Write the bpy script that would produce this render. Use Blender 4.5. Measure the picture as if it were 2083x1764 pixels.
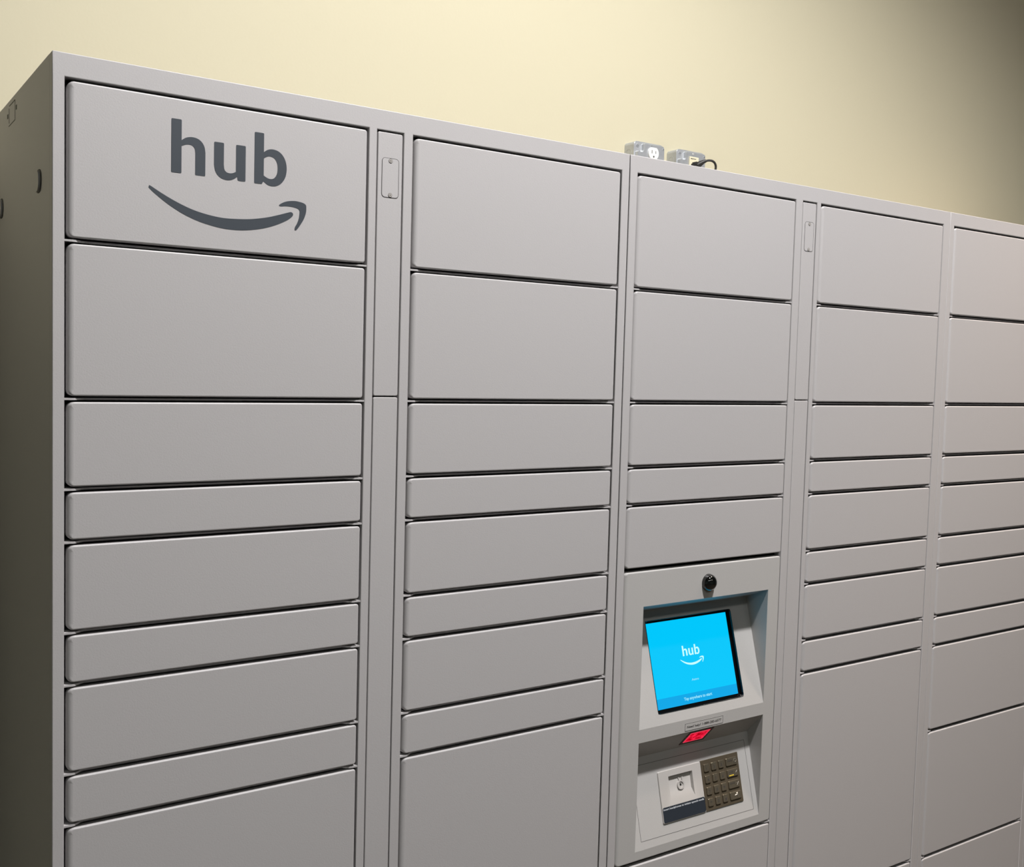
import bpy, bmesh, math
from math import sin, cos, pi, radians
from mathutils import Vector, Matrix
from mathutils.geometry import tessellate_polygon

for o in list(bpy.data.objects):
    bpy.data.objects.remove(o)
SC = bpy.context.scene
COL = SC.collection

# ------------------------------------------------------------------ camera
cam_d = bpy.data.cameras.new('camera')
cam = bpy.data.objects.new('camera', cam_d); COL.objects.link(cam)
SC.camera = cam
cam_d.sensor_fit = 'HORIZONTAL'
cam_d.sensor_width = 36.0
cam_d.lens = 2131.79 / 2083.0 * 36.0
cam_d.clip_start = 0.02
RIGHT = Vector((0.8273, -0.5611, 0.0272)); DOWN = Vector((-0.0119, -0.0658, -0.9978))
FWD = RIGHT.cross(DOWN).normalized(); UP = -DOWN.normalized(); RT = FWD.cross(UP).normalized()
M3 = Matrix((RT, UP, -FWD)).transposed()
cam.matrix_world = Matrix.Translation((-0.2866, -1.546, 1.6875)) @ M3.to_4x4()

# ------------------------------------------------------------------ view, world
vs = SC.view_settings
vs.view_transform = 'Standard'; vs.look = 'None'; vs.gamma = 1; vs.use_curve_mapping = False
vs.exposure = 0.0
W = bpy.data.worlds.new('world'); SC.world = W; W.use_nodes = True
W.node_tree.nodes['Background'].inputs[0].default_value = (0.9, 0.95, 1.0, 1)
W.node_tree.nodes['Background'].inputs[1].default_value = 0.02

CEIL = 4.33
# two high recessed downlights (seen mirrored in the camera dome) in front of the
# lockers, and unseen ceiling panels added behind the viewer as fill
#        x      y     watts  half-angle  blend  colour
MAIN_LAMPS = [(1.10, -1.38, 880.0, 71.0, 0.50, (1.0, 0.985, 0.985)), (2.95, -0.66, 420.0, 37.0, 0.80, (1.0, 0.78, 0.60))]
for x, y, w, ha, bl, lc in MAIN_LAMPS:
    ld = bpy.data.lights.new('downlight_beam', 'SPOT')
    ld.energy = w; ld.color = lc
    ld.spot_size = radians(2*ha); ld.spot_blend = bl; ld.shadow_soft_size = 0.14
    lo = bpy.data.objects.new('downlight_beam', ld); COL.objects.link(lo)
    lo.location = (x, y, CEIL - 0.03)
REAR_FILLS = [(-1.6, -4.2, 22.0, (0.86, 1.0, 0.93)), (0.4, -4.2, 8.0, (1.0, 0.95, 0.88)), (2.4, -4.2, 5.0, (1.0, 0.68, 0.42))]  # added fill: raises the ambient on the fronts and tints the bounce
for x, y, w, lc in REAR_FILLS:
    ld = bpy.data.lights.new('rear_fill', 'AREA')
    ld.energy = w; ld.color = lc
    ld.shape = 'RECTANGLE'; ld.size = 1.15; ld.size_y = 0.55
    lo = bpy.data.objects.new('rear_fill', ld); COL.objects.link(lo)
    lo.location = (x, y, CEIL - 0.035)

# ------------------------------------------------------------------ materials
def lin(c):
    c = c / 255.0
    return c / 12.92 if c <= 0.04045 else ((c + 0.055) / 1.055) ** 2.4
def rgb(r, g, b): return (lin(r), lin(g), lin(b), 1)

def mat(name, col, rough=0.5, metal=0.0, spec=0.5, bump=None, vary=None, coat=0.0):
    m = bpy.data.materials.new(name); m.use_nodes = True
    nt = m.node_tree; b = nt.nodes['Principled BSDF']
    b.inputs['Base Color'].default_value = col
    b.inputs['Roughness'].default_value = rough
    b.inputs['Metallic'].default_value = metal
    b.inputs['Specular IOR Level'].default_value = spec
    b.inputs['Coat Weight'].default_value = coat
    geo = nt.nodes.new('ShaderNodeNewGeometry')
    if vary:
        sc, amt = vary
        n = nt.nodes.new('ShaderNodeTexNoise'); n.inputs['Scale'].default_value = sc
        n.inputs['Detail'].default_value = 4
        nt.links.new(geo.outputs['Position'], n.inputs['Vector'])
        mr = nt.nodes.new('ShaderNodeMapRange')
        mr.inputs['To Min'].default_value = 1 - amt; mr.inputs['To Max'].default_value = 1 + amt
        nt.links.new(n.outputs['Fac'], mr.inputs['Value'])
        mx = nt.nodes.new('ShaderNodeMix'); mx.data_type = 'RGBA'; mx.blend_type = 'MULTIPLY'
        mx.inputs['Factor'].default_value = 1
        mx.inputs['A'].default_value = col
        nt.links.new(mr.outputs['Result'], mx.inputs['B'])
        nt.links.new(mx.outputs['Result'], b.inputs['Base Color'])
    if bump:
        sc, strength, dist = bump
        n = nt.nodes.new('ShaderNodeTexNoise'); n.inputs['Scale'].default_value = sc
        n.inputs['Detail'].default_value = 2
        nt.links.new(geo.outputs['Position'], n.inputs['Vector'])
        bp = nt.nodes.new('ShaderNodeBump'); bp.inputs['Strength'].default_value = strength
        bp.inputs['Distance'].default_value = dist
        nt.links.new(n.outputs['Fac'], bp.inputs['Height'])
        nt.links.new(bp.outputs['Normal'], b.inputs['Normal'])
    return m

def emit(name, col, strength, base=(0.005, 0.005, 0.005, 1)):
    m = mat(name, base, 0.9, spec=0.0)
    b = m.node_tree.nodes['Principled BSDF']
    b.inputs['Emission Color'].default_value = col
    b.inputs['Emission Strength'].default_value = strength
    return m

PAINT = mat('grey_powder_coat', rgb(178, 175, 175), 0.46, bump=(420, 0.22, 0.0006), vary=(700, 0.03))
KIOSK = mat('grey_kiosk_paint', rgb(178, 176, 174), 0.48, bump=(420, 0.18, 0.0006), vary=(700, 0.03))
INNER = mat('cabinet_interior', rgb(96, 94, 92), 0.6, vary=(300, 0.05))
SLATE = mat('slate_vinyl', rgb(58, 64, 71), 0.5, vary=(500, 0.03))
DARK = mat('dark_gap', rgb(30, 28, 26), 0.6, vary=(200, 0.05))
SCREW = mat('painted_screw', rgb(165, 160, 155), 0.35, vary=(300, 0.04))
WALL = mat('cream_wall_paint', rgb(188, 181, 156), 0.7, spec=0.25, bump=(160, 0.12, 0.001), vary=(2.2, 0.012))
OFFW = mat('room_paint', rgb(104, 113, 108), 0.8, vary=(3, 0.02))
FLOORM = mat('grey_carpet', rgb(62, 55, 46), 0.9, bump=(300, 0.4, 0.003), vary=(120, 0.12))
CEILM = mat('ceiling_paint', rgb(150, 142, 124), 0.8, vary=(4, 0.02))
GALV = mat('galvanised_steel', rgb(188, 191, 194), 0.34, metal=0.55, bump=(60, 0.15, 0.001), vary=(70, 0.12))
WHITEP = mat('white_plastic', rgb(216, 216, 213), 0.35, vary=(100, 0.01))
CREAMP = mat('cream_plastic', rgb(216, 208, 180), 0.35, vary=(100, 0.01))
SLOT = mat('outlet_slot', rgb(70, 68, 66), 0.6, vary=(100, 0.02))
RUBBER = mat('black_rubber', rgb(24, 22, 18), 0.5, vary=(200, 0.1))
DOME = mat('smoked_dome', rgb(8, 9, 9), 0.04, coat=1.0, vary=(50, 0.02))
BEZEL = mat('gloss_black_bezel', rgb(10, 12, 14), 0.15, vary=(50, 0.02))
MODULE = mat('grey_moulded_plastic', rgb(184, 180, 176), 0.4, vary=(400, 0.02))
LABELD = mat('dark_blue_label', rgb(40, 46, 54), 0.45, vary=(500, 0.05))
PRINT = mat('white_print', rgb(205, 210, 216), 0.6, vary=(300, 0.02))
INK = mat('dark_ink', rgb(60, 57, 54), 0.6, vary=(300, 0.02))
KEYPAD = mat('bronze_keypad_plate', rgb(104, 94, 78), 0.38, metal=0.45, bump=(500, 0.1, 0.0003), vary=(300, 0.05))
KEYM = mat('bronze_key', rgb(140, 130, 112), 0.24, metal=0.7, vary=(300, 0.04))
YELLOW = mat('yellow_mark', rgb(225, 195, 60), 0.5, vary=(300, 0.02))
CYAN = emit('screen_cyan', (0.0, lin(200), lin(252), 1), 1.0)
BAR = emit('screen_bar_blue', (lin(8), lin(168), lin(232), 1), 1.0)
SCRW = emit('screen_white', (lin(200), lin(255), lin(255), 1), 1.0)
SCRT = emit('screen_pale_text', (lin(140), lin(222), lin(250), 1), 1.0)
SCRF = emit('screen_faint_text', (lin(60), lin(215), lin(250), 1), 1.0)
LENS = emit('lamp_lens', (1, .97, .93, 1), 14.0)
REARF = emit('rear_fill_glow', (1, 1, 1, 1), 5.0)
TRIM = mat('white_lamp_trim', rgb(235, 235, 232), 0.5, vary=(50, 0.01))

# scanner window: red light behind a patterned lens
REDM = emit('red_scanner_glow', (lin(225), 0.0, lin(38), 1), 1.0)
nt = REDM.node_tree; b = nt.nodes['Principled BSDF']
g = nt.nodes.new('ShaderNodeNewGeometry')
n = nt.nodes.new('ShaderNodeTexNoise'); n.inputs['Scale'].default_value = 110
nt.links.new(g.outputs['Position'], n.inputs['Vector'])
cr = nt.nodes.new('ShaderNodeValToRGB')
cr.color_ramp.elements[0].position = 0.4; cr.color_ramp.elements[0].color = (lin(175), 0.0, lin(22), 1)
cr.color_ramp.elements[1].position = 0.66; cr.color_ramp.elements[1].color = (1.0, lin(36), lin(72), 1)
nt.links.new(n.outputs['Fac'], cr.inputs['Fac']); nt.links.new(cr.outputs['Color'], b.inputs['Emission Color'])
REDF = emit('red_scanner_frame', (1.0, lin(70), lin(98), 1), 0.8)

# ------------------------------------------------------------------ helpers
def finish(bm, name, m, parent=None, smooth=None, loc=None):
    bmesh.ops.recalc_face_normals(bm, faces=bm.faces[:])
    me = bpy.data.meshes.new(name); bm.to_mesh(me); bm.free()
    if smooth is not None:
        for p in me.polygons: p.use_smooth = True
        me.set_sharp_from_angle(angle=radians(smooth))
    for mm in (m if isinstance(m, (list, tuple)) else [m]): me.materials.append(mm)
    o = bpy.data.objects.new(name, me); COL.objects.link(o)
    if parent is not None:
        o.parent = parent
        o.matrix_parent_inverse = Matrix.Identity(4)
    return o

def empty(name, loc, label, cat, group=None):
    o = bpy.data.objects.new(name, None); COL.objects.link(o); o.location = loc
    o['label'] = label; o['category'] = cat
    if group: o['group'] = group
    return o

def struct(o):
    o['kind'] = 'structure'; return o

def add_box(bm, x0, x1, y0, y1, z0, z1, M=None, mi=0):
    vs_ = [bm.verts.new(v) for v in ((x0,y0,z0),(x1,y0,z0),(x1,y1,z0),(x0,y1,z0),(x0,y0,z1),(x1,y0,z1),(x1,y1,z1),(x0,y1,z1))]
    for f in ((0,1,5,4),(1,2,6,5),(2,3,7,6),(3,0,4,7),(4,5,6,7),(3,2,1,0)):
        fa = bm.faces.new([vs_[i] for i in f]); fa.material_index = mi
    if M is not None:
        for v in vs_: v.co = M @ v.co
    return vs_

def rr_outline(w, h, r, n=4, rleft=None):
    """rounded rectangle outline centred on 0, CCW: list of (x, z, nx, nz)"""
    out = []
    rr, rL = r, (r if rleft is None else rleft)
    for r, sx_, sz_, a0 in ((rr, 1, 1, 0), (rL, -1, 1, 90), (rL, -1, -1, 180), (rr, 1, -1, 270)):
        cx, cz = sx_*(w/2-r), sz_*(h/2-r)
        ex = min(.001, r*.3, (w-2*r)*.2, (h-2*r)*.2)   # support points so that the long straight runs shade flat
        for i in range(-1, n+2):
            a = radians(a0 + 90*min(max(i, 0), n)/n)
            x, z = cx + r*cos(a), cz + r*sin(a)
            if i == -1: x += ex*sin(a); z -= ex*cos(a)
            if i == n+1: x -= ex*sin(a); z += ex*cos(a)
            out.append((x, z, cos(a), sin(a)))
    return out

def pillow(bm, x0, x1, z0, z1, y_front, y_back, rc=0.004, rl=0.009, re=0.002, n=6, M=None, mi=0, nc=4):
    """slab whose front (-Y) edges are rounded over: radius rl along the left edge, re on the others"""
    w, h = x1-x0, z1-z0; cx, cz = (x0+x1)/2, (z0+z1)/2
    ol = rr_outline(w, h, rc, nc, max(rc, rl))
    rings = []
    ring = [bm.verts.new((cx+x, y_back, cz+z)) for x, z, nx, nz in ol]; rings.append(ring)
    for k in range(n+1):
        th = pi/2*k/n
        ring = []
        for x, z, nx, nz in ol:
            wl = max(0.0, -nx)**2
            r = re + (rl-re)*wl
            ring.append(bm.verts.new((cx+x-nx*r*(1-cos(th)), y_front+r*(1-sin(th)), cz+z-nz*r*(1-cos(th)))))
        rings.append(ring)
    m_ = len(ol)
    for a, b_ in zip(rings, rings[1:]):
        for i in range(m_):
            f = bm.faces.new((a[i], a[(i+1) % m_], b_[(i+1) % m_], b_[i])); f.smooth = True; f.material_index = mi
    f = bm.faces.new(rings[-1]); f.smooth = False; f.material_index = mi
    f = bm.faces.new(rings[0][::-1]); f.smooth = False; f.material_index = mi
    if M is not None:
        for r_ in rings:
            for v in r_: v.co = M @ v.co

def disc(bm, c, r, y0, y1, n=24, M=None, mi=0, r1=None):
    """short cylinder (or cone frustum) whose axis is Y"""
    r1 = r if r1 is None else r1
    a = [bm.verts.new((c[0]+r*cos(2*pi*i/n), y0, c[1]+r*sin(2*pi*i/n))) for i in range(n)]
    b_ = [bm.verts.new((c[0]+r1*cos(2*pi*i/n), y1, c[1]+r1*sin(2*pi*i/n))) for i in range(n)]
    for i in range(n):
        f = bm.faces.new((a[i], a[(i+1) % n], b_[(i+1) % n], b_[i])); f.material_index = mi; f.smooth = True
    f = bm.faces.new(a); f.material_index = mi
    f = bm.faces.new(b_[::-1]); f.material_index = mi
    if M is not None:
        for v in a+b_: v.co = M @ v.co

def ring_y(bm, c, ro, ri, y0, y1, n=24, M=None, mi=0, sx=1.0, sz=1.0):
    """flat ring (washer) about Y, y0 front"""
    vs_ = []
    for i in range(n):
        a = 2*pi*i/n
        q = [(ro, y1), (ro, y0), (ri, y0), (ri, y1)]
        vs_.append([bm.verts.new((c[0]+r*cos(a)*sx, y, c[1]+r*sin(a)*sz)) for r, y in q])
    for i in range(n):
        A, B = vs_[i], vs_[(i+1) % n]
        for k in range(4):
            f = bm.faces.new((A[k], B[k], B[(k+1) % 4], A[(k+1) % 4])); f.material_index = mi; f.smooth = True
    if M is not None:
        for r_ in vs_:
            for v in r_: v.co = M @ v.co

def tube(bm, pts, r, n=12, mi=0):
    pts = [Vector(p) for p in pts]
    rs = r if isinstance(r, (list, tuple)) else [r]*len(pts)
    rings = []; up = Vector((0, 0, 1)); ref = None
    for i, p in enumerate(pts):
        t = (pts[min(i+1, len(pts)-1)] - pts[max(i-1, 0)]).normalized()
        if ref is None:
            ref = t.cross(Vector((0, 1, 0)))
            if ref.length < 1e-3: ref = t.cross(Vector((1, 0, 0)))
        a = (ref - t*ref.dot(t)).normalized(); ref = a
        b_ = t.cross(a)
        rings.append([bm.verts.new(p + rs[i]*(cos(2*pi*k/n)*a + sin(2*pi*k/n)*b_)) for k in range(n)])
    for A, B in zip(rings, rings[1:]):
        for k in range(n):
            f = bm.faces.new((A[k], A[(k+1) % n], B[(k+1) % n], B[k])); f.smooth = True; f.material_index = mi
    bm.faces.new(rings[0][::-1]).material_index = mi; bm.faces.new(rings[-1]).material_index = mi

def crom(P, n=8):
    out = []
    for i in range(1, len(P)-2):
        for k in range(n):
            t = k/n
            q = 0.5*((2*P[i]) + (-P[i-1]+P[i+1])*t + (2*P[i-1]-5*P[i]+4*P[i+1]-P[i+2])*t*t + (-P[i-1]+3*P[i]-3*P[i+1]+P[i+2])*t**3)
            out.append(q)
    out.append(P[-2])
    return out

def frame_mesh(bm, xs, zs, holes, y0, y1):
    """front frame cut from a sheet: grid of cells, minus holes, extruded y0..y1"""
    xs = sorted(set(xs)); zs = sorted(set(zs)); V = {}
    def v(i, k):
        if (i, k) not in V: V[(i, k)] = bm.verts.new((xs[i], y0, zs[k]))
        return V[(i, k)]
    fs = []
    for i in range(len(xs)-1):
        for k in range(len(zs)-1):
            cx, cz = (xs[i]+xs[i+1])/2, (zs[k]+zs[k+1])/2
            if any(a < cx < b_ and c < cz < d for a, b_, c, d in holes): continue
            fs.append(bm.faces.new((v(i, k), v(i+1, k), v(i+1, k+1), v(i, k+1))))
    r = bmesh.ops.extrude_face_region(bm, geom=fs)
    for g_ in r['geom']:
        if isinstance(g_, bmesh.types.BMVert): g_.co.y = y1

# ------------------------------------------------------------------ lettering
def loops_to_mesh(bm, loops, y, th, M=None, mi=0):
    """loops: list of lists of (x, z); first is the outline, the others its holes"""
    tri = tessellate_polygon([[Vector((x, z, 0)) for x, z in l] for l in loops])
    flat = [p for l in loops for p in l]
    vf = [bm.verts.new((x, y, z)) for x, z in flat]
    vb = [bm.verts.new((x, y+th, z)) for x, z in flat]
    for t in tri:
        if len(set(t)) == 3:
            try:
                f = bm.faces.new([vf[i] for i in t]); f.material_index = mi
                f = bm.faces.new([vb[i] for i in reversed(t)]); f.material_index = mi
            except ValueError: pass
    o = 0
    for l in loops:
        m_ = len(l)
        for i in range(m_):
            f = bm.faces.new((vf[o+i], vf[o+(i+1) % m_], vb[o+(i+1) % m_], vb[o+i])); f.material_index = mi
        o += m_
    if M is not None:
        for v in vf+vb: v.co = M @ v.co

def path(*segs):
    """each seg: list of points; a list of more than 2 points is a smooth curve through them"""
    out = []
    for s in segs:
        P = [Vector(p) for p in s]
        if len(P) <= 2: q = P
        else:
            q = crom([2*P[0]-P[1]] + P + [2*P[-1]-P[-2]], 7)
        for p in q:
            if not out or (Vector(out[-1])-p).length > 1e-5: out.append((p.x, p.y))
    if (Vector(out[0])-Vector(out[-1])).length < 1e-5: out.pop()
    return out

def rcorner(p, d1, d2, r=1.6):
    """three points rounding corner p, arriving along d1 and leaving along d2"""
    p = Vector(p); d1 = Vector(d1); d2 = Vector(d2)
    return [tuple(p-d1*r), tuple(p-d1*r*.25+d2*r*.25), tuple(p+d2*r)]

UPv, DNv, RTv, LFv = (0, 1), (0, -1), (1, 0), (-1, 0)
# millimetres, measured on the door
L_h = path(rcorner((159.4, 2034.5), UPv, RTv), rcorner((174.2, 2034.5), RTv, DNv),
           [(174.2, 2005.3), (180.5, 2009.6), (188.6, 2011.6), (197, 2010.6), (203.6, 2006.4), (207.6, 1999.8), (209.0, 1991.5)],
           rcorner((209.0, 1957.8), DNv, LFv), rcorner((194.2, 1957.8), LFv, UPv),
           [(194.2, 1989.6), (193.2, 1995.4), (190.4, 1999.0), (186.0, 2000.3), (180.5, 1999.6), (174.2, 1996.8)],
           rcorner((174.2, 1957.8), DNv, LFv), rcorner((159.4, 1957.8), LFv, UPv))
L_u = path(rcorner((221.9, 2010), UPv, RTv), rcorner((236.6, 2010), RTv, DNv),
           [(236.6, 1978.2), (237.6, 1971.6), (240.6, 1968.0), (245.4, 1966.9), (250.3, 1967.7), (255.0, 1970.1)],
           rcorner((255.0, 2010), UPv, RTv), rcorner((269.8, 2010), RTv, DNv), rcorner((269.8, 1957.3), DNv, LFv),
           rcorner((258.2, 1957.3), LFv, (-.25, .97)), [(257.0, 1962.8), (250.0, 1958.2), (242.4, 1956.3), (234.0, 1957.6), (227.6, 1961.8), (223.6, 1968.2), (221.9, 1976.6)])
L_b = path(rcorner((283.4, 2033.2), UPv, RTv), rcorner((298.1, 2033.2), RTv, DNv),
           [(298.1, 2005.2), (304.4, 2009.4), (311.8, 2011.0), (320.6, 2009.4), (327.8, 2004.2), (332.8, 1995.6), (334.7, 1984.4), (333.0, 1972.6), (328.0, 1963.6), (320.8, 1957.8), (312.2, 1955.6), (304.6, 1957.0), (297.8, 1961.2)],
           rcorner((295.6, 1957.0), (-.3, -.95), LFv), rcorner((283.4, 1957.0), LFv, UPv))
L_bi = path([(298.2, 1995.6), (298.2, 1970.2)], [(298.2, 1970.2), (303.2, 1967.4), (308.6, 1966.2), (314.0, 1967.6), (318.0, 1972.4), (319.9, 1979.0), (319.9, 1987.0), (318.0, 1993.6), (314.0, 1998.2), (308.2, 1999.9), (303.2, 1998.8), (298.2, 1995.6)])
L_sm = path([(127.7, 1932.4), (128.3, 1934.6), (130.4, 1935.0), (144.3, 1927.4), (160.0, 1919.6), (176.5, 1912.6), (192.5, 1907.2), (209.4, 1903.4), (226.0, 1901.0), (243.0, 1900.2), (270.6, 1901.9), (288.5, 1904.6), (305.6, 1908.4), (322.0, 1913.4), (338.5, 1919.0), (342.6, 1919.9), (345.4, 1918.6), (346.0, 1916.0), (343.6, 1912.3), (336.0, 1906.6), (322.0, 1899.4), (305.9, 1893.1), (288.5, 1888.4), (270.8, 1885.4), (257.0, 1884.3), (243.2, 1884.3), (229.5, 1885.5), (216.2, 1887.8), (202.6, 1890.9), (189.6, 1895.0), (176.2, 1900.4), (163.6, 1906.9), (153.6, 1912.8), (144.4, 1919.1), (135.0, 1926.0), (127.7, 1932.4)])
L_ar = path([(323.3, 1927.6), (323.6, 1929.2), (329.7, 1933.2), (336.6, 1935.8), (344.2, 1937.2), (350.4, 1937.6), (355.9, 1937.1), (361.4, 1936.2), (365.6, 1934.5), (367.2, 1932.4), (367.6, 1929.4), (367.4, 1923.2), (365.9, 1916.9), (363.2, 1910.2), (359.4, 1903.8), (355.8, 1898.4), (352.0, 1893.6), (350.0, 1892.8), (348.8, 1894.0), (349.6, 1898.0), (352.2, 1902.6), (354.4, 1908.0), (355.8, 1913.4), (356.4, 1918.8), (356.5, 1922.4), (355.4, 1925.0), (353.6, 1926.2), (351.0, 1927.0), (345.4, 1927.9), (339.9, 1928.2), (332.8, 1927.9), (325.5, 1926.9), (323.3, 1927.6)])

def logo_mesh(name, parts, m, parent, M, th):
    """M maps logo millimetres (x, y-depth, z) into the parent's space"""
    bm = bmesh.new()
    for loops in parts: loops_to_mesh(bm, loops, 0, th, M)
    return finish(bm, name, m, parent)

def text_mesh(name, body, size, m, parent, M, th=0.0002, stretch=1.0, bold=0.0):
    """text standing in the XZ plane, facing -Y, width fitted by stretch"""
    cu = bpy.data.curves.new('t', 'FONT'); cu.body = body; cu.size = size
    cu.extrude = th/2; cu.offset = bold; cu.resolution_u = 3
    to = bpy.data.objects.new('t', cu); COL.objects.link(to)
    dg = bpy.context.evaluated_depsgraph_get(); dg.update()
    me = bpy.data.meshes.new_from_object(to.evaluated_get(dg))
    bpy.data.objects.remove(to); bpy.data.curves.remove(cu)
    xs = [v.co.x for v in me.vertices]; x0 = min(xs); w = max(xs)-x0
    for v in me.vertices:
        x, y, z = v.co
        v.co = M @ Vector(((x-x0)*stretch, -z, y))
    me.materials.clear(); me.materials.append(m); me.name = name
    o = bpy.data.objects.new(name, me); COL.objects.link(o)
    o.parent = parent
    return o, w*stretch

def text_fit(name, body, width, height, m, parent, M, th=0.0002, bold=0.0):
    """text stretched to the given width; size sets cap height"""
    size = height/0.70
    cu = bpy.data.curves.new('t', 'FONT'); cu.body = body; cu.size = size
    to = bpy.data.objects.new('t', cu); COL.objects.link(to)
    dg = bpy.context.evaluated_depsgraph_get(); dg.update()
    w0 = to.evaluated_get(dg).dimensions.x
    bpy.data.objects.remove(to); bpy.data.curves.remove(cu)
    return text_mesh(name, body, size, m, parent, M, th, width/w0, bold)[0]

# ------------------------------------------------------------------ room
def slab(name, x0, x1, y0, y1, z0, z1, m):
    bm = bmesh.new(); add_box(bm, x0, x1, y0, y1, z0, z1)
    return struct(finish(bm, name, m))
YW = 0.62
slab('wall_back', -3.1, 6.6, YW, YW+0.12, 0, CEIL, WALL)
slab('wall_left', -3.22, -3.1, -6.5, YW+0.12, 0, CEIL, OFFW)
slab('wall_right', 6.6, 6.72, -6.5, YW+0.12, 0, CEIL, OFFW)
slab('wall_front', -3.22, 6.72, -6.62, -6.5, 0, CEIL, OFFW)
slab('floor', -3.22, 6.72, -6.62, YW+0.12, -0.1, 0, FLOORM)
slab('ceiling', -3.22, 6.72, -6.62, YW+0.12, CEIL, CEIL+0.1, CEILM)

for i, (x, y, *_) in enumerate(MAIN_LAMPS):
    t = empty('recessed_downlight', (x, y, CEIL), ('round recessed ceiling downlight above the logo locker bank', 'round recessed ceiling downlight above the kiosk locker bank')[i], 'ceiling light', 'downlights over the lockers')
    bm = bmesh.new(); Mx = Matrix.Rotation(radians(90), 4, 'X')
    ring_y(bm, (0, 0), 0.235, 0.205, 0.0, 0.012, 32, Mx)
    for v in bm.verts: v.co.z = -abs(v.co.z)
    finish(bm, 'trim_ring', TRIM, t, 40)
    bm = bmesh.new(); disc(bm, (0, 0), 0.204, 0, 0.004, 32, Mx)
    for v in bm.verts: v.co.z = -abs(v.co.z)
    finish(bm, 'lens', LENS, t)
for i, (x, y, *_) in enumerate(REAR_FILLS):  # glowing bodies of the added fill panels, out of view
    t = empty('added_fill_panel', (x, y, CEIL), ('left', 'middle', 'right')[i] + ' one of the three unseen fill-light panels added behind the viewer', 'ceiling light', 'added fill panels behind the viewer')
    bm = bmesh.new()
    for a in ((-.62, .62, -.32, -.29), (-.62, .62, .29, .32), (-.62, -.59, -.29, .29), (.59, .62, -.29, .29)):
        add_box(bm, a[0], a[1], a[2], a[3], -.02, 0)
    finish(bm, 'frame', TRIM, t)
    bm = bmesh.new(); add_box(bm, -.59, .59, -.29, .29, -.008, 0)
    finish(bm, 'diffuser', REARF, t)

# ------------------------------------------------------------------ lockers
TOP = 2.10; DEPTH = 0.585; Z0 = 0.0
ZG = [2.0658, 1.848, 1.6297, 1.5029, 1.4283, 1.2996, 1.2246, 1.0964, 1.0215]
GH = 0.0042          # half of the gap between two doors

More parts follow.
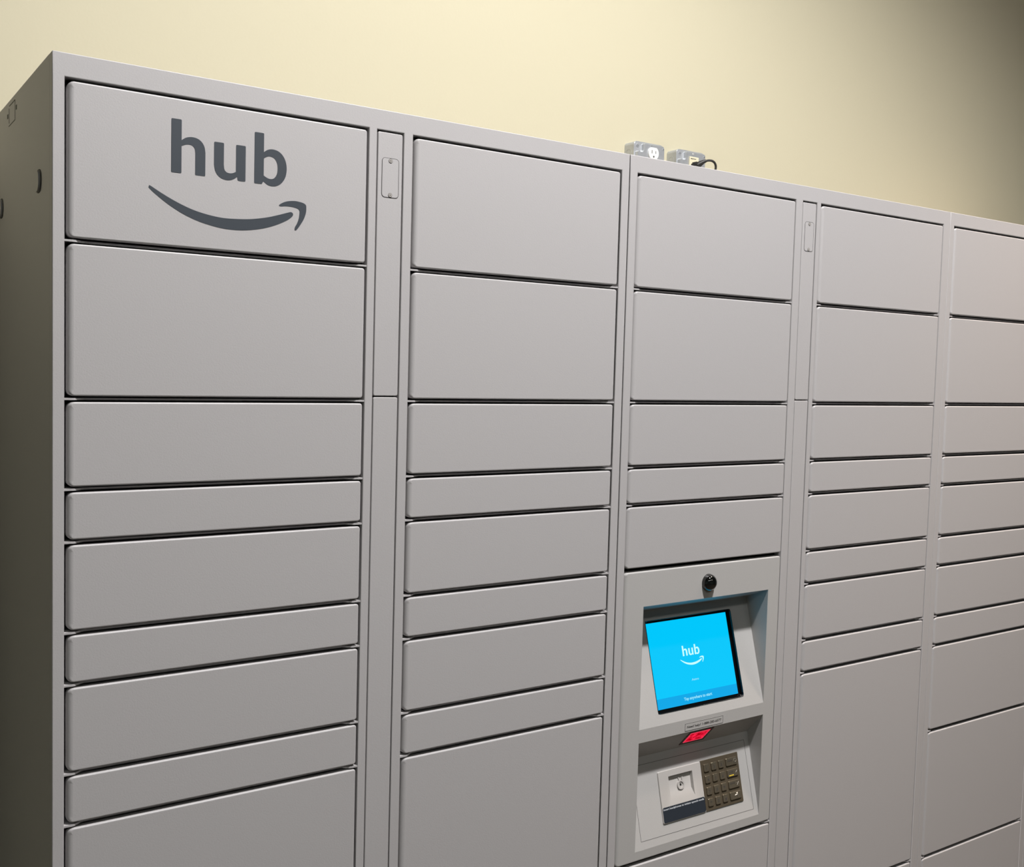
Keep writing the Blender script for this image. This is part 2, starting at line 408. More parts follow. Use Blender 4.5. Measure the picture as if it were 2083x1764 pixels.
def locker(name, label, x0, x1, colA, colB, strip, zA, zB, gaps, strip_joint=1.637):
    """colA/colB: (left, right) opening lines; gaps: (left, right) clear gap at A and at B"""
    t = empty(name, ((x0+x1)/2, DEPTH/2, 0), label, 'parcel locker', 'parcel locker banks')
    T = Matrix.Translation((-(x0+x1)/2, -DEPTH/2, 0))
    ops = []
    for (l, r), (gl, gr) in zip((colA, colB), gaps):
        ops.append((l-gl/2-.0005, r+gr/2+.0005))
    zt, zb = 2.0658+.0022, 0.135
    sl, sr = strip
    holes = [(ops[0][0], ops[0][1], zb, zt), (ops[1][0], ops[1][1], zb, zt), (sl-.0008, sr+.0008, zb, zt)]
    xs = [x0, x1] + [h[0] for h in holes] + [h[1] for h in holes]
    bm = bmesh.new()
    frame_mesh(bm, xs, [0.07, zb, zt, TOP], holes, 0.0, 0.02)
    bmesh.ops.transform(bm, matrix=T, verts=bm.verts[:])
    cab = finish(bm, 'front_frame', PAINT, t, 40)
    md = cab.modifiers.new('bevel', 'BEVEL'); md.width = 0.0011; md.segments = 2; md.limit_method = 'ANGLE'
    # carcass: sides, top, back, floor of the cabinet
    bm = bmesh.new()
    s = 0.0015
    add_box(bm, x0+.0002, x0+s, 0.0205, DEPTH, 0.07, TOP-.0002); add_box(bm, x1-s, x1-.0002, 0.0205, DEPTH, 0.07, TOP-.0002)
    add_box(bm, x0+s, x1-s, 0.0205, DEPTH, TOP-s, TOP-.0002); add_box(bm, x0+s, x1-s, DEPTH-s, DEPTH, 0.07, TOP-s)
    add_box(bm, x0+s, x1-s, 0.0205, DEPTH-s, 0.07, 0.07+s)
    add_box(bm, x0+.02, x1-.02, 0.05, DEPTH-.03, 0.0, 0.0695)
    bmesh.ops.transform(bm, matrix=T, verts=bm.verts[:])
    finish(bm, 'cabinet_shell', PAINT, t)
    # inner partitions behind the stiles
    bm = bmesh.new()
    for xx in (ops[0][1]+.002, ops[1][0]-.003):
        add_box(bm, xx, xx+.001, 0.021, DEPTH-.01, 0.075, TOP-.004)
    bmesh.ops.transform(bm, matrix=T, verts=bm.verts[:])
    finish(bm, 'partition', INNER, t)
    doors = []
    for ci, ((l, r), (gl, gr), zs) in enumerate(zip((colA, colB), gaps, (zA, zB))):
        ol, orr = ops[ci]
        for k in range(len(zs)-1):
            za, zc = zs[k], zs[k+1]
            top = za-.0022 if k == 0 else za-GH
            bot = zc+GH if k < len(zs)-2 else zc+.003
            if (ci, k) in SKIP.get(name+label, ()): doors.append(None); continue
            bm = bmesh.new()
            pillow(bm, l+gl/2, r-gr/2, bot, top, 0.0, 0.019, rc=.0045, rl=.0085, re=.0024)
            bmesh.ops.transform(bm, matrix=T, verts=bm.verts[:])
            doors.append(finish(bm, 'door', PAINT, t))
            if k > 0:
                # crossbar in the gap above this door, its ends reaching forward to the frame
                bm = bmesh.new(); zc_ = za; hh = .0014; f = .0105
                P = [(ol-.001, .0012), (ol+.010, .0012), (ol+.014, .002), (ol+.019, .005), (ol+.023, .0085), (ol+.028, f),
                     (orr-.028, f), (orr-.023, .0085), (orr-.019, .005), (orr-.014, .002), (orr-.010, .0012), (orr+.001, .0012),
                     (orr+.001, .0202), (ol-.001, .0202)]
                lo_ = [bm.verts.new((x, y, zc_-hh)) for x, y in P]; hi_ = [bm.verts.new((x, y, zc_+hh)) for x, y in P]
                bm.faces.new(lo_[::-1]); bm.faces.new(hi_)
                for i in range(len(P)):
                    j = (i+1) % len(P); bm.faces.new((lo_[i], lo_[j], hi_[j], hi_[i]))
                # shelf behind it
                add_box(bm, ol-.001, orr+.001, 0.0203, DEPTH-.01, zc_-hh, zc_+hh)
                bmesh.ops.transform(bm, matrix=T, verts=bm.verts[:])
                finish(bm, 'crossbar', PAINT, t)
    # service strip between the two door columns
    for za, zc in ((2.0650, strip_joint+.0011), (strip_joint-.0011, 0.137)):
        bm = bmesh.new(); pillow(bm, sl+.0012, sr-.0012, zc, za, 0.0006, 0.018, rc=.003, rl=.0014, re=.0012, n=4)
        bmesh.ops.transform(bm, matrix=T, verts=bm.verts[:])
        st = finish(bm, 'service_strip', PAINT, t)
        if za > 2:
            a, b_ = sl+.0085, sr-.0072
            # thin sunken groove round the access plate
            bm = bmesh.new(); w, h = b_-a, .0640; cx, cz = (a+b_)/2, 1.9927
            o_ = rr_outline(w, h, .006, 6); i_ = rr_outline(w-.0016, h-.0016, .0052, 6)
            A = [bm.verts.new((cx+x, .0004, cz+z)) for x, z, _, _ in o_]; B = [bm.verts.new((cx+x, .0004, cz+z)) for x, z, _, _ in i_]
            A2 = [bm.verts.new((cx+x, .0012, cz+z)) for x, z, _, _ in o_]; B2 = [bm.verts.new((cx+x, .0012, cz+z)) for x, z, _, _ in i_]
            m_ = len(A)
            for i in range(m_):
                j = (i+1) % m_
                bm.faces.new((A[i], A[j], B[j], B[i])); bm.faces.new((A[i], A[j], A2[j], A2[i])); bm.faces.new((B[i], B[j], B2[j], B2[i])); bm.faces.new((A2[i], A2[j], B2[j], B2[i]))
            bmesh.ops.transform(bm, matrix=T, verts=bm.verts[:])
            finish(bm, 'plate_seam', DARK, st)
            bm = bmesh.new(); pillow(bm, a+.0008, b_-.0008, cz-h/2+.0008, cz+h/2-.0008, .0001, .0012, rc=.0052, rl=.0004, re=.0004, n=2, nc=6)
            bmesh.ops.transform(bm, matrix=T, verts=bm.verts[:])
            finish(bm, 'access_plate', PAINT, st)
            for zz in (cz+.0275, cz-.0275):
                bm = bmesh.new()
                ring_y(bm, (cx, zz), .0036, .0030, -.0003, .0010, 20, mi=1)
                disc(bm, (cx, zz), .0030, -.0005, .0010, 20)
                disc(bm, (cx, zz), .0011, -.0006, -.0002, 6, mi=1)
                bmesh.ops.transform(bm, matrix=T, verts=bm.verts[:])
                finish(bm, 'screw', [SCREW, INNER], st)
    return t, T, doors

SKIP = {}
LAB1 = 'tall grey metal parcel locker bank with the dark logo on its top left door'
LAB2 = 'tall grey metal parcel locker bank with the touchscreen and keypad kiosk'
LAB3 = 'tall grey metal parcel locker bank cut off by the right edge of the photo'
lowA = [.475, .135]
SKIP['parcel_locker'+LAB2] = ((0, 5),)
L1, T1, D1 = locker('parcel_locker', LAB1, 0.0, 1.0188, (.0179, .4715), (.5553, .9987), (.4885, .5355), ZG+lowA, ZG+lowA, ((.0032, .0028), (.0030, .0026)))
L2, T2, D2 = locker('parcel_locker', LAB2, 1.0212, 2.0440, (1.0408, 1.4865), (1.5699, 2.0169), (1.5100, 1.5545), ZG[:6]+[.6995]+lowA, ZG+[.478, .135], ((.0012, .0008), (.0024, .0016)))
L3, T3, D3 = locker('parcel_locker', LAB3, 2.0449, 3.0649, (2.0631, 2.5190), (2.6020, 3.0460), (2.5400, 2.5850), ZG+[.8017, .4725, .135], ZG+lowA, ((.0018, .0012), (.0018, .0012)))

# logo on the top left door
Mlogo = T1 @ Matrix.Translation((0, -.0003, 0)) @ Matrix.Scale(.001, 4)
d0 = D1[0]
logo_mesh('logo_letters', [[L_h], [L_u], [L_b, L_bi]], SLATE, d0, Mlogo, .4)
logo_mesh('logo_smile', [[L_sm]], SLATE, d0, Mlogo, .4)
logo_mesh('logo_arrowhead', [[L_ar]], SLATE, d0, Mlogo, .4)

# slots, knock-out and screws on the visible left side of the first bank
def side_oval(cy, cz, w, h):
    bm = bmesh.new()
    Ms = T1 @ Matrix.Translation((0, cy, cz)) @ Matrix.Rotation(radians(-90), 4, 'Z')
    o_ = rr_outline(w, h, min(w, h)/2*.95, 8)
    def lp(s, y, dx=0): return [bm.verts.new(Ms @ Vector((x*s+dx, y, z*s))) for x, z, _, _ in o_]
    A = lp(1, -.0006); B = lp(1, .0006)
    for i in range(len(A)):
        j = (i+1) % len(A); bm.faces.new((A[i], A[j], B[j], B[i]))
    bm.faces.new(A); bm.faces.new(B[::-1])
    for f in bm.faces: f.material_index = 0
    C_ = [bm.verts.new(Ms @ Vector((x*.84-w*.09, -.0030, z*.9))) for x, z, _, _ in o_]
    D_ = [bm.verts.new(Ms @ Vector((x*.84-w*.09, -.0006, z*.9))) for x, z, _, _ in o_]
    for i in range(len(C_)):
        j = (i+1) % len(C_); bm.faces.new((C_[i], C_[j], D_[j], D_[i])).material_index = 1
    bm.faces.new(C_).material_index = 1
    return finish(bm, 'slot_plug', [DARK, PAINT], L1, 40)
side_oval(.097, 1.938, .040, .033)
side_oval(.432, 1.936, .040, .033)
bm = bmesh.new()
def sl_(y0, z0, y1, z1, w=.0011):
    d = Vector((0, y1-y0, z1-z0)); n_ = Vector((0, -d.z, d.y)).normalized()*w/2
    q = [Vector((-.0002, y0, z0))+n_, Vector((-.0002, y1, z1))+n_, Vector((-.0002, y1, z1))-n_, Vector((-.0002, y0, z0))-n_]
    a = [bm.verts.new(T1 @ p) for p in q]; b_ = [bm.verts.new(T1 @ (p+Vector((.0006, 0, 0)))) for p in q]
    bm.faces.new(a); bm.faces.new(b_[::-1])
    for i in range(4): bm.faces.new((a[i], a[(i+1) % 4], b_[(i+1) % 4], b_[i]))
sl_(.296, 2.0914, .350, 2.0914); sl_(.296, 2.0914, .296, 2.0605); sl_(.296, 2.0605, .356, 2.0600); sl_(.352, 2.088, .352, 2.064, .0006)
sl_(.284, 2.081, .284, 2.074, .008); sl_(.366, 2.081, .366, 2.074, .008)
finish(bm, 'knockout_outline', DARK, L1)

# ------------------------------------------------------------------ kiosk in the second bank
KX0, KX1, KZ0, KZ1 = 1.0416, 1.4859, .6995+GH, 1.2996-GH
OX0, OX1 = 1.0925, 1.4507
P1a, P1b = (0.0635, 1.1980), (0.0, 0.9745)      # touchscreen panel, top (deep) and bottom (flush)
P2a, P2b = (0.0435, 0.8980), (0.0, 0.7235)      # keypad panel
O1T, O2T = 1.2245, 0.9475
def plane_M(a, b_):
    """local x = world X, local z = up along the panel from its bottom, local -y = outward"""
    v = Vector((0, a[0]-b_[0], a[1]-b_[1])).normalized()
    n_ = Vector((0, -v.z, v.y))
    return T2 @ Matrix(((1, 0, 0, 0), (0, -n_.y, v.y, b_[0]), (0, -n_.z, v.z, b_[1]), (0, 0, 0, 1)))
M1, M2 = plane_M(P1a, P1b), plane_M(P2a, P2b)
len1 = math.hypot(P1a[0], P1a[1]-P1b[1]); len2 = math.hypot(P2a[0], P2a[1]-P2b[1])
def on(a, b_, L, s): return (b_[0]+(a[0]-b_[0])*s/L, b_[1]+(a[1]-b_[1])*s/L)
SCR = (1.1483, 1.3947, .0220, .2095)     # screen cut-out on panel 1 (x0 x1 s0 s1)
JAK = (1.2022, 1.2700, .0785, .1280)     # headphone recess on panel 2

def grid_panel(bm, xs, prof, skip):
    """quads over columns xs and rows prof [(y, z)], leaving out cells in skip(ix, iz)"""
    V = [[bm.verts.new((x, y, z)) for y, z in prof] for x in xs]
    for i in range(len(xs)-1):
        for k in range(len(prof)-1):
            if skip(i, k): continue
            bm.faces.new((V[i][k], V[i+1][k], V[i+1][k+1], V[i][k+1]))
    return V
bm = bmesh.new()
# outer face with two openings, made of a rounded skirt and flat front pieces
ol = rr_outline(KX1-KX0, KZ1-KZ0, .005, 4, .008); kcx, kcz = (KX0+KX1)/2, (KZ0+KZ1)/2
rings = [[bm.verts.new((kcx+x, .019, kcz+z)) for x, z, _, _ in ol]]
for k in range(7):
    th = pi/2*k/6; rg = []
    for x, z, nx, nz in ol:
        r = .0024 + (.008-.0024)*max(0, -nx)**2
        rg.append(bm.verts.new((kcx+x-nx*r*(1-cos(th)), r*(1-sin(th)), kcz+z-nz*r*(1-cos(th)))))
    rings.append(rg)
for a, b_ in zip(rings, rings[1:]):
    for i in range(len(ol)):
        bm.faces.new((a[i], a[(i+1) % len(ol)], b_[(i+1) % len(ol)], b_[i]))
fr = [(v.co.x, v.co.z) for v in rings[-1]]
o1 = [(OX0, P1b[1]), (OX1, P1b[1]), (OX1, O1T), (OX0, O1T)]
o2 = [(OX0, P2b[1]), (OX1, P2b[1]), (OX1, O2T), (OX0, O2T)]
tri = tessellate_polygon([[Vector((x, z, 0)) for x, z in l] for l in (fr, o1, o2)])
vv = rings[-1] + [bm.verts.new((x, 0, z)) for x, z in o1+o2]
for t_ in tri:
    if len(set(t_)) == 3: bm.faces.new([vv[i] for i in t_])
kp = len(fr)
def recess(a, b_, ot, L, hole, vbl, vbr, vtr, vtl, mi=0):
    xs = [OX0, hole[0], hole[1], OX1]
    rows = [b_, on(a, b_, L, hole[2]), on(a, b_, L, hole[3]), a]
    V = grid_panel(bm, xs, rows, lambda i, k: i == 1 and k == 1)
    # ceiling of the recess and its two cheeks
    bm.faces.new((V[0][3], V[1][3], V[2][3], V[3][3], vtr, vtl))
    bm.faces.new([V[0][k] for k in range(4)] + [vtl]); bm.faces.new([V[3][k] for k in range(4)] + [vtr])
recess(P1a, P1b, O1T, len1, SCR, *vv[kp:kp+4])
recess(P2a, P2b, O2T, len2, (JAK[0]-.002, JAK[1]+.002, JAK[2]-.002, JAK[3]+.002), *vv[kp+4:kp+8])
bmesh.ops.remove_doubles(bm, verts=bm.verts[:], dist=1e-6)
bmesh.ops.transform(bm, matrix=T2, verts=bm.verts[:])
kiosk = finish(bm, 'kiosk_panel', KIOSK, L2, 30)
for p in kiosk.data.polygons:
    if abs(p.normal.y) > .9999: p.use_smooth = False
# box closing the kiosk at the back
bm = bmesh.new(); add_box(bm, KX0+.004, KX1-.004, .09, .20, KZ0+.004, KZ1-.004)
bmesh.ops.transform(bm, matrix=T2, verts=bm.verts[:])
finish(bm, 'kiosk_housing', INNER, L2)

# dome camera
bm = bmesh.new()
cw = (1.2685, 1.2575); R_ = .0182
rings = []
for k in range(13):
    th = pi/2*k/12
    rr, yy = R_*cos(th), -R_*sin(th)
    if k == 12: rings.append([bm.verts.new((cw[0], yy, cw[1]))])
    else: rings.append([bm.verts.new((cw[0]+rr*cos(2*pi*i/32), yy, cw[1]+rr*sin(2*pi*i/32))) for i in range(32)])
for a, b_ in zip(rings, rings[1:]):
    for i in range(32):
        if len(b_) == 1: bm.faces.new((a[i], a[(i+1) % 32], b_[0]))
        else: bm.faces.new((a[i], a[(i+1) % 32], b_[(i+1) % 32], b_[i]))
base = [bm.verts.new((v.co.x, .001, v.co.z)) for v in rings[0]]
for i in range(32): bm.faces.new((base[i], base[(i+1) % 32], rings[0][(i+1) % 32], rings[0][i]))
bm.faces.new(base[::-1])
bmesh.ops.transform(bm, matrix=T2, verts=bm.verts[:])
finish(bm, 'camera_dome', DOME, L2, 60)['label'] = 'glossy black dome of the camera'

# touchscreen: black sunken tray with rounded rim, display at its bottom
sx0, sx1, ss0, ss1 = SCR; scx, scz = (sx0+sx1)/2, (ss0+ss1)/2
bm = bmesh.new()
dep = .0083
def rl(w, h, r, y): return [bm.verts.new(M1 @ Vector((scx+x, y, scz+z))) for x, z, _, _ in rr_outline(w, h, r, 5)]
W_, H_ = sx1-sx0, ss1-ss0
loops = [rl(W_+.001, H_+.001, .006, .0015), rl(W_+.001, H_+.001, .006, -.0006), rl(W_-.0002, H_-.0002, .006, -.0012), rl(W_-.0016, H_-.0016, .0055, -.0004), rl(W_-.0022, H_-.0022, .005, dep-.0005),
         rl(W_-.018, H_-.0172, .0005, dep)]
for a, b_ in zip(loops, loops[1:]):
    for i in range(len(a)): bm.faces.new((a[i], a[(i+1) % len(a)], b_[(i+1) % len(b_)], b_[i]))
bm.faces.new(loops[-1])
scr = finish(bm, 'touchscreen', BEZEL, L2, 35)
DX0, DX1, DS0, DS1 = 1.1562, 1.3866, .0290, .2040
BS = .0500
bm = bmesh.new(); add_box(bm, DX0, DX1, dep-.0012, dep-.0003, BS, DS1, M1); finish(bm, 'display', CYAN, scr)['label'] = 'bright cyan display'
bm = bmesh.new(); add_box(bm, DX0, DX1, dep-.0012, dep-.0003, DS0, BS, M1); finish(bm, 'start_bar', BAR, scr)['label'] = 'darker blue bar along the bottom of the display'
k_ = .278
sh = .0076
Mscr = M1 @ Matrix.Translation((1.2369+sh, dep-.0016, .1267)) @ Matrix.Scale(.001*k_, 4) @ Matrix.Translation((-159.4, 0, -1957.8))
logo_mesh('screen_logo', [[L_h], [L_u], [L_b, L_bi], [L_sm], [L_ar]], SCRW, scr, Mscr, .8)
text_fit('screen_caption', 'Astro', .0200, .0044, SCRT, scr, M1 @ Matrix.Translation((1.2512+sh, dep-.0014, .0742)), bold=.00015)
text_fit('start_text', 'Tap anywhere to start', .0800, .0058, SCRT, scr, M1 @ Matrix.Translation((1.2220+sh, dep-.0014, .0374)), bold=.0003)

# help label on the band between the recesses
lb = bmesh.new()
lx0, lx1, lz0, lz1 = 1.2178, 1.3275, .9500, .9662
add_box(lb, lx0, lx1, -.0003, -.00002, lz0, lz1, T2)
e = .0007
for a in ((lx0, lx1, lz1-e, lz1), (lx0, lx1, lz0, lz0+e), (lx0, lx0+e, lz0+e, lz1-e), (lx1-e, lx1, lz0+e, lz1-e)):
    add_box(lb, a[0], a[1], -.00045, -.0003, a[2], a[3], T2, 1)
hl = finish(lb, 'help_label', [KIOSK, INK], L2)
text_fit('help_text', 'Need help? 1-888-283-6577', .0990, .0048, INK, hl, T2 @ Matrix.Translation((1.2232, -.0005, .9560)), bold=.00005)

# barcode scanner window in the sloping ceiling of the lower recess
v = Vector((0, .0435, .898-.9475)).normalized(); n_ = Vector((0, v.z, -v.y))
MC = T2 @ Matrix(((1, 0, 0, 0), (0, -n_.y, -v.y, 0), (0, -n_.z, -v.z, .9475), (0, 0, 0, 1)))
bm = bmesh.new()
def lpc(x0, x1, s0, s1, y): return [bm.verts.new(MC @ Vector(p)) for p in ((x0, y, -s1), (x1, y, -s1), (x1, y, -s0), (x0, y, -s0))]
A = lpc(1.2350, 1.3056, .0045, .0525, -.0001); B = lpc(1.2352, 1.3054, .0047, .0523, -.0011); C_ = lpc(1.2395, 1.3005, .0078, .0480, -.0011)
D_ = lpc(1.2415, 1.2985, .0092, .0462, -.0003)
for a, b_ in ((A, B), (B, C_), (C_, D_)):
    for i in range(4): bm.faces.new((a[i], a[(i+1) % 4], b_[(i+1) % 4], b_[i]))
bm.faces.new(D_)
RIM = mat('dark_red_window_rim', rgb(70, 34, 36), 0.3, vary=(200, .05))
sn = finish(bm, 'barcode_scanner', RIM, L2)
bm = bmesh.new()
for a in ((1.2420, 1.2980, .0096, .0118), (1.2420, 1.2980, .0436, .0458), (1.2420, 1.2440, .0118, .0436), (1.2960, 1.2980, .0118, .0436)):
    add_box(bm, a[0], a[1], -.0012, -.0004, -a[3], -a[2], MC)
finish(bm, 'glowing_frame', REDF, sn)
bm = bmesh.new(); add_box(bm, 1.2440, 1.2960, -.0008, -.0004, -.0436, -.0118, MC)
finish(bm, 'scanner_window', REDM, sn)['label'] = 'glowing red window'

# hairline round the keypad plate
bm = bmesh.new()
def line2(x0, s0, x1, s1, w=.0009):
    d = Vector((x1-x0, 0, s1-s0)).normalized(); n2 = Vector((-d.z, 0, d.x))*w/2
    p = [Vector((x0, -.00015, s0))+n2, Vector((x1, -.00015, s1))+n2, Vector((x1, -.00015, s1))-n2, Vector((x0, -.00015, s0))-n2]
    a = [bm.verts.new(M2 @ q) for q in p]; b_ = [bm.verts.new(M2 @ (q+Vector((0, .0003, 0)))) for q in p]
    bm.faces.new(a); bm.faces.new(b_[::-1])
    for i in range(4): bm.faces.new((a[i], a[(i+1) % 4], b_[(i+1) % 4], b_[i]))
for q in ((1.1108, .1640, 1.4360, .1630), (1.4360, .1630, 1.4376, .0140), (1.4376, .0140, 1.1118, .0160), (1.1118, .0160, 1.1108, .1640)): line2(*q)
finish(bm, 'plate_seam', INNER, L2)

# headphone module with recessed jack
mx0, mx1, ms0, ms1 = 1.1752, 1.2964, .0372, .1412
bm = bmesh.new()
mo = rr_outline(mx1-mx0, ms1-ms0, .003, 4); mcx, mcz = (mx0+mx1)/2, (ms0+ms1)/2
hgt = .0030
R0 = [bm.verts.new((mcx+x, 0.0005, mcz+z)) for x, z, _, _ in mo]
R1 = [bm.verts.new((mcx+x, -hgt+.0008, mcz+z)) for x, z, _, _ in mo]
R2 = [bm.verts.new((mcx+x-nx*.0008, -hgt, mcz+z-nz*.0008)) for x, z, nx, nz in mo]
for a, b_ in ((R0, R1), (R1, R2)):
    for i in range(len(mo)): bm.faces.new((a[i], a[(i+1) % len(mo)], b_[(i+1) % len(mo)], b_[i]))
jr = [(JAK[0], JAK[2]), (JAK[1], JAK[2]), (JAK[1], JAK[3]), (JAK[0], JAK[3])]
fl = [(v_.co.x, v_.co.z) for v_ in R2]
tri = tessellate_polygon([[Vector((x, z, 0)) for x, z in l] for l in (fl, jr)])
J = [bm.verts.new((x, -hgt, z)) for x, z in jr]; vv = R2 + J
for t_ in tri:
    if len(set(t_)) == 3: bm.faces.new([vv[i] for i in t_])
jd = .0045
K = [bm.verts.new(p) for p in ((JAK[0]+.001, jd, JAK[2]+.0150), (JAK[1]-.001, jd, JAK[2]+.0150), (JAK[1]-.001, jd, JAK[3]-.0005), (JAK[0]+.001, jd, JAK[3]-.0005))]
bm.faces.new(K)
for i in range(4): bm.faces.new((J[i], J[(i+1) % 4], K[(i+1) % 4], K[i]))
bmesh.ops.transform(bm, matrix=M2, verts=bm.verts[:])
hm = finish(bm, 'headphone_module', MODULE, L2, 30)
jx, js = 1.2392, .1043
bm = bmesh.new()
ring_y(bm, (jx, js), .0098, .0064, jd-.0028, jd, 32, M2)
ring_y(bm, (jx, js), .0064, .0024, jd-.0008, jd, 24, M2)
finish(bm, 'jack_socket', MODULE, hm, 30)
bm = bmesh.new(); disc(bm, (jx, js), .0026, jd-.0010, jd, 16, M2)
finish(bm, 'jack_hole', DARK, hm)
# raised headphone symbol above the socket
bm = bmesh.new(); hx, hs = jx+.001, .1200
pts = [M2 @ Vector((hx+.0058*cos(a), jd-.0008, hs+.0058*sin(a))) for a in [radians(-25+230*i/14) for i in range(15)]]
tube(bm, pts, .0011, 8)
for sgn in (-1, 1):
    tube(bm, [M2 @ Vector((hx+sgn*.0044, jd-.0008, hs-.0052)), M2 @ Vector((hx+sgn*.0044, jd-.0008, hs-.0012))], .0016, 8)
finish(bm, 'headphone_symbol', MODULE, hm, 50)
bm = bmesh.new(); pillow(bm, 1.1762, 1.2954, .0385, .0692, -hgt-.0004, -hgt, rc=.0035, rl=.0002, re=.0002, n=2, M=M2)
lab = finish(bm, 'instruction_label', LABELD, hm)
text_fit('instruction_text', 'Insert headphones to initiate speech mode', .1145, .0036, PRINT, hm, M2 @ Matrix.Translation((1.1782, -hgt-.0005, .0633)), bold=.00006)

# keypad
kx0, kx1, ks0, ks1 = 1.2974, 1.4092, .0374, .1418
bm = bmesh.new(); pillow(bm, kx0, kx1, ks0, ks1, -.0022, .0003, rc=.001, rl=.0005, re=.0005, n=2, M=M2)
kpd = finish(bm, 'keypad', KEYPAD, L2); kpd['label'] = 'bronze coloured metal keypad'
lab_rows = [['1', '2', '3', 'CANCEL'], ['4', '5', '6', 'CLEAR'], ['7', '8', '9', 'ENTER'], ['*', '0', '#', '']]
tops = [.1338, .1100, .0860, .0624]
lefts = [1.3040, 1.3258, 1.3476, 1.3696]
bmk = bmesh.new()
for r_i, ss in enumerate(tops):
    for c_i, xx in enumerate(lefts):
        w = .0325 if c_i == 3 else .0150
        bm = bmesh.new(); pillow(bm, xx, xx+w, ss-.0165, ss, -.0052, -.0020, rc=.0022, rl=.0016, re=.0014, n=4, M=M2)
        key = finish(bm, 'key', KEYM, kpd)
        s_ = lab_rows[r_i][c_i]
        if c_i < 3:
            text_mesh('key_legend', s_, .0095, INK, kpd, M2 @ Matrix.Translation((xx+.0052, -.0053, ss-.0120)), bold=.0001)
        elif s_:
            text_fit('key_legend', s_, .0145, .0030, INK, kpd, M2 @ Matrix.Translation((xx+.0035, -.0053, ss-.0072)), bold=.0001)
# raised symbols on the wide keys: ring, bar, tick and return arrow
kx = 1.3696
ring_y(bmk, (kx+.0265, tops[0]-.0072), .0042, .0030, -.0058, -.0050, 20, M2)
def stroke(x0, s0, x1, s1, r=.0006):
    tube(bmk, [M2 @ Vector((x0, -.0054, s0)), M2 @ Vector((x1, -.0054, s1))], r, 6)
stroke(kx+.0245, tops[1]-.0090, kx+.0280, tops[1]-.0045)
stroke(kx+.0235, tops[2]-.0115, kx+.0290, tops[2]-.0045); stroke(kx+.0215, tops[2]-.0058, kx+.0250, tops[2]-.0082)
stroke(kx+.0130, tops[3]-.0080, kx+.0215, tops[3]-.0062); stroke(kx+.0215, tops[3]-.0062, kx+.0225, tops[3]-.0125); stroke(kx+.0175, tops[3]-.0045, kx+.0215, tops[3]-.0030); stroke(kx+.0215, tops[3]-.003, kx+.0215, tops[3]-.0062)
SILV = mat('worn_raised_metal', rgb(205, 200, 190), .3, metal=.8, vary=(300, .03))
finish(bmk, 'key_symbols', SILV, kpd, 50)
bm = bmesh.new(); add_box(bm, kx+.0035, kx+.0175, -.0056, -.0051, tops[1]-.0138, tops[1]-.0120, M2)
finish(bm, 'clear_key_mark', YELLOW, kpd)['label'] = 'yellow bar'

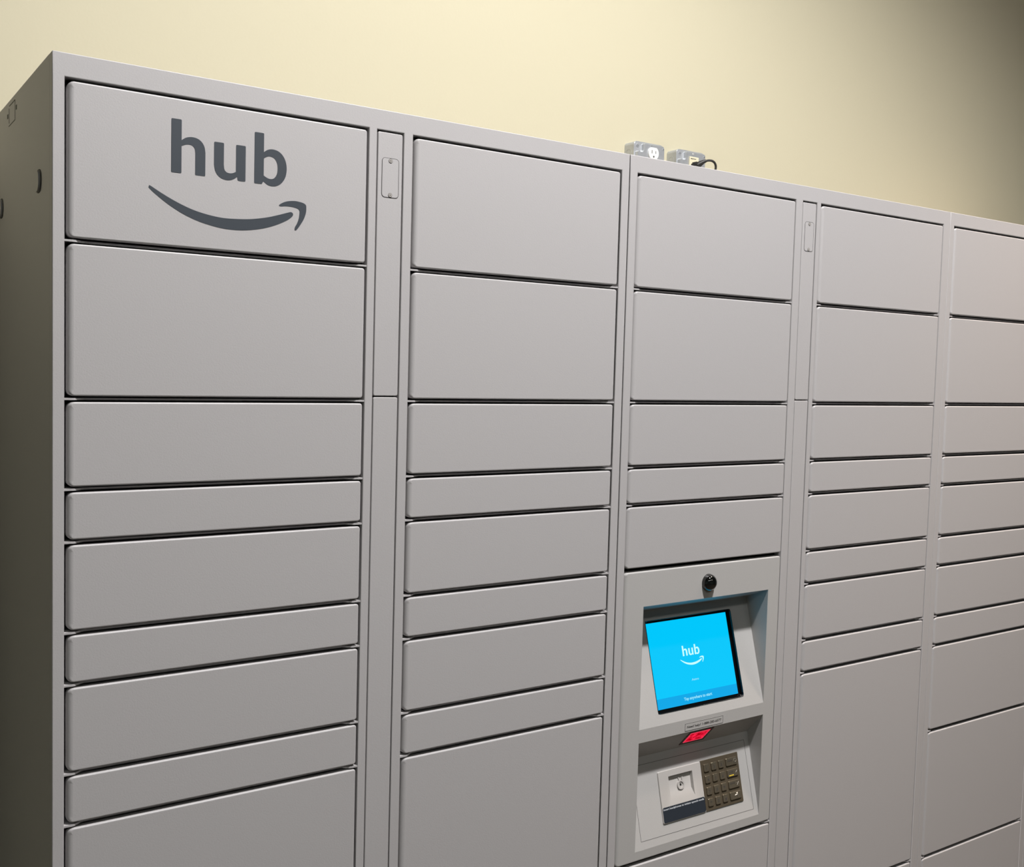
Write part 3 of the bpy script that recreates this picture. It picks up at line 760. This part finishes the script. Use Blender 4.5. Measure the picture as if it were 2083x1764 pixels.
# ------------------------------------------------------------------ outlet boxes on the wall
def gal_box(x0, label, kind):
    t = empty('electrical_box', (x0+.051, YW, 2.190), label, 'electrical box')
    T = Matrix.Translation((-(x0+.051), -YW, -2.190))
    x1, z0, z1 = x0+.102, 2.190, 2.292
    yb = YW-.0005; yf = .5835
    bm = bmesh.new()
    ol_ = rr_outline(.102, .102, .009, 5); cx, cz = x0+.051, 2.241
    A = [bm.verts.new((cx+x, yb, cz+z)) for x, z, _, _ in ol_]; B = [bm.verts.new((cx+x, yf, cz+z)) for x, z, _, _ in ol_]
    for i in range(len(A)): bm.faces.new((A[i], A[(i+1) % len(A)], B[(i+1) % len(A)], B[i]))
    bm.faces.new(A); bm.faces.new(B)
    # knock-outs on the left side: a pressed ring and a pin hole
    Ml = Matrix.Translation((x0, 0, 0)) @ Matrix.Rotation(radians(-90), 4, 'Z')
    ring_y(bm, (-.602, 2.262), .0115, .0105, -.0004, .0004, 24, Ml)
    body = bmesh.ops.transform(bm, matrix=T, verts=bm.verts[:])
    bo = finish(bm, 'steel_box', GALV, t, 40)
    bm = bmesh.new(); disc(bm, (-.590, 2.222), .0016, -.0006, .0004, 10, Ml)
    bmesh.ops.transform(bm, matrix=T, verts=bm.verts[:]); finish(bm, 'pin_hole', DARK, bo)
    # cover: flat flange and raised, corner-notched face
    bm = bmesh.new()
    pillow(bm, x0-.0005, x1+.0005, z0-.0005, z1+.0005, yf-.0022, yf-.0002, rc=.010, rl=.0008, re=.0008, n=3)
    nt_ = .022
    P = []
    def arc(cx_, cz_, r, a0, a1, n=5): return [(cx_+r*cos(radians(a0+(a1-a0)*i/n)), cz_+r*sin(radians(a0+(a1-a0)*i/n))) for i in range(n+1)]
    i_ = .004; xa, xb, za, zb = x0+i_, x1-i_, z0+i_, z1-i_
    P += [(xb, za+.006)] if 0 else []
    P += arc(xb-.006, za+.006, .006, -90, 0) + arc(xb-.006, zb-.006, .006, 0, 90)
    P += arc(xa+nt_+.004, zb-.004, .004, 90, 180) + arc(xa+nt_-.008, zb-nt_+.008+.006-.008, .008, 0, -90) + arc(xa+.004, zb-nt_-.006+.002, .004, 90, 180)
    P += arc(xa+.006, za+.006, .006, 180, 270)
    lo_ = [bm.verts.new((x, yf-.002, z)) for x, z in P]; mid = [bm.verts.new((x, yf-.0100, z)) for x, z in P]
    cxm, czm = (xa+xb)/2, (za+zb)/2
    hi_ = [bm.verts.new((x+(cxm-x)*.03, yf-.0122, z+(czm-z)*.03)) for x, z in P]
    for a, b_ in ((lo_, mid), (mid, hi_)):
        for i in range(len(P)): bm.faces.new((a[i], a[(i+1) % len(P)], b_[(i+1) % len(P)], b_[i]))
    bm.faces.new(hi_)
    bmesh.ops.transform(bm, matrix=T, verts=bm.verts[:])
    finish(bm, 'cover_plate', GALV, t, 40)
    yface = yf-.0122
    for sx_, sz_ in ((x0+.0115, z1-.0105), (x1-.009, z1-.012), (cx, z1-.0095)):
        bm = bmesh.new(); yy = yf-.0022 if sx_ < cx-.02 else yface
        r = .0042 if sx_ < cx-.02 else .0022
        disc(bm, (sx_, sz_), r, yy-.0012, yy+.0003, 14); add_box(bm, sx_-r*.7, sx_+r*.7, yy-.0014, yy-.001, sz_-.0004, sz_+.0004, mi=1)
        bmesh.ops.transform(bm, matrix=T, verts=bm.verts[:]); finish(bm, 'screw', [GALV if kind == 'duplex' or sx_ != cx else WHITEP, DARK], t)
    if kind == 'duplex':
        rcx = x0+.057
        for rz in (2.2645, 2.2200):
            bm = bmesh.new(); P = []
            n_c = 40; r = .0178
            for i in range(n_c):
                a = 2*pi*i/n_c; x, z = r*cos(a), max(-.0148, min(.0148, r*sin(a))); P.append((rcx+x, rz+z))
            q = []
            for p in P:
                if not q or abs(q[-1][0]-p[0])+abs(q[-1][1]-p[1]) > 1e-6: q.append(p)
            A = [bm.verts.new((x, yface+.001, z)) for x, z in q]; B = [bm.verts.new((x, yface-.0034, z)) for x, z in q]
            C2 = [bm.verts.new((rcx+(x-rcx)*.95, yface-.0042, rz+(z-rz)*.95)) for x, z in q]
            for a, b_ in ((A, B), (B, C2)):
                for i in range(len(q)): bm.faces.new((a[i], a[(i+1) % len(q)], b_[(i+1) % len(q)], b_[i]))
            bm.faces.new(C2)
            bmesh.ops.transform(bm, matrix=T, verts=bm.verts[:])
            rc_ = finish(bm, 'receptacle', WHITEP, t, 35)
            bm = bmesh.new(); yy = yface-.0042
            add_box(bm, rcx-.0077, rcx-.0057, yy-.0002, yy+.0005, rz-.001, rz+.0075); add_box(bm, rcx+.0052, rcx+.0070, yy-.0002, yy+.0005, rz-.0005, rz+.0065)
            disc(bm, (rcx-.0003, rz-.0088), .0026, yy-.0002, yy+.0005, 14)
            bmesh.ops.transform(bm, matrix=T, verts=bm.verts[:]); finish(bm, 'receptacle_slots', SLOT, rc_)
    else:
        rcx = x0+.0525; yy = yface
        bm = bmesh.new(); pillow(bm, rcx-.0168, rcx+.0168, 2.2085, 2.2745, yy-.0040, yy+.001, rc=.002, rl=.001, re=.001, n=3)
        bmesh.ops.transform(bm, matrix=T, verts=bm.verts[:]); rc_ = finish(bm, 'receptacle', CREAMP, t)
        bm = bmesh.new()
        for a in ((-.0120, -.0085, .0018), (-.0080, -.0068, .0010), (-.0060, -.0035, .0020), (-.0025, .0000, .0012), (.0008, .0030, .0018), (.0040, .0072, .0012)):
            add_box(bm, rcx+a[0]-.001, rcx+a[1]-.001, yy-.0044, yy-.0039, 2.2688-a[2]+.0006, 2.2700)
        bmesh.ops.transform(bm, matrix=T, verts=bm.verts[:]); finish(bm, 'dark_marking', INK, rc_)
    return t
gal_box(1.522, 'galvanised steel outlet box with an empty white receptacle above the lockers', 'duplex')
gal_box(1.672, 'galvanised steel outlet box with a cream receptacle and the black plug in it', 'single')

# plug and cord
pc = empty('power_cord', (1.72, .5, 2.1), 'black plug and power cord looping down behind the lockers', 'cord')
T = Matrix.Translation((-1.72, -.5, -2.1))
bm = bmesh.new()
add_box(bm, 1.7095, 1.7295, .543, .5672, 2.2370, 2.2580, T)
bmesh.ops.bevel(bm, geom=bm.edges[:], offset=.004, segments=3, affect='EDGES')
tube(bm, [T @ Vector(p) for p in ((1.7195, .549, 2.249), (1.7250, .543, 2.254), (1.7310, .538, 2.2585), (1.7370, .535, 2.2610))], [.0088, .0072, .0052, .0042], 12)
finish(bm, 'plug', RUBBER, pc, 40)
bm = bmesh.new()
cp = [(1.728, .540, 2.2575), (1.737, .535, 2.2610), (1.744, .530, 2.2625), (1.752, .526, 2.2612), (1.7595, .524, 2.2555), (1.7625, .5235, 2.246), (1.7615, .5255, 2.232), (1.765, .535, 2.219), (1.762, .560, 2.199), (1.760, .598, 2.165), (1.758, .6035, 2.11), (1.757, .6035, 2.0)]
cp = crom([Vector(p) for p in ([cp[0]]+cp+[cp[-1]])], 8)
tube(bm, [T @ p for p in cp], .0031, 12)
finish(bm, 'cord', RUBBER, pc, 60)
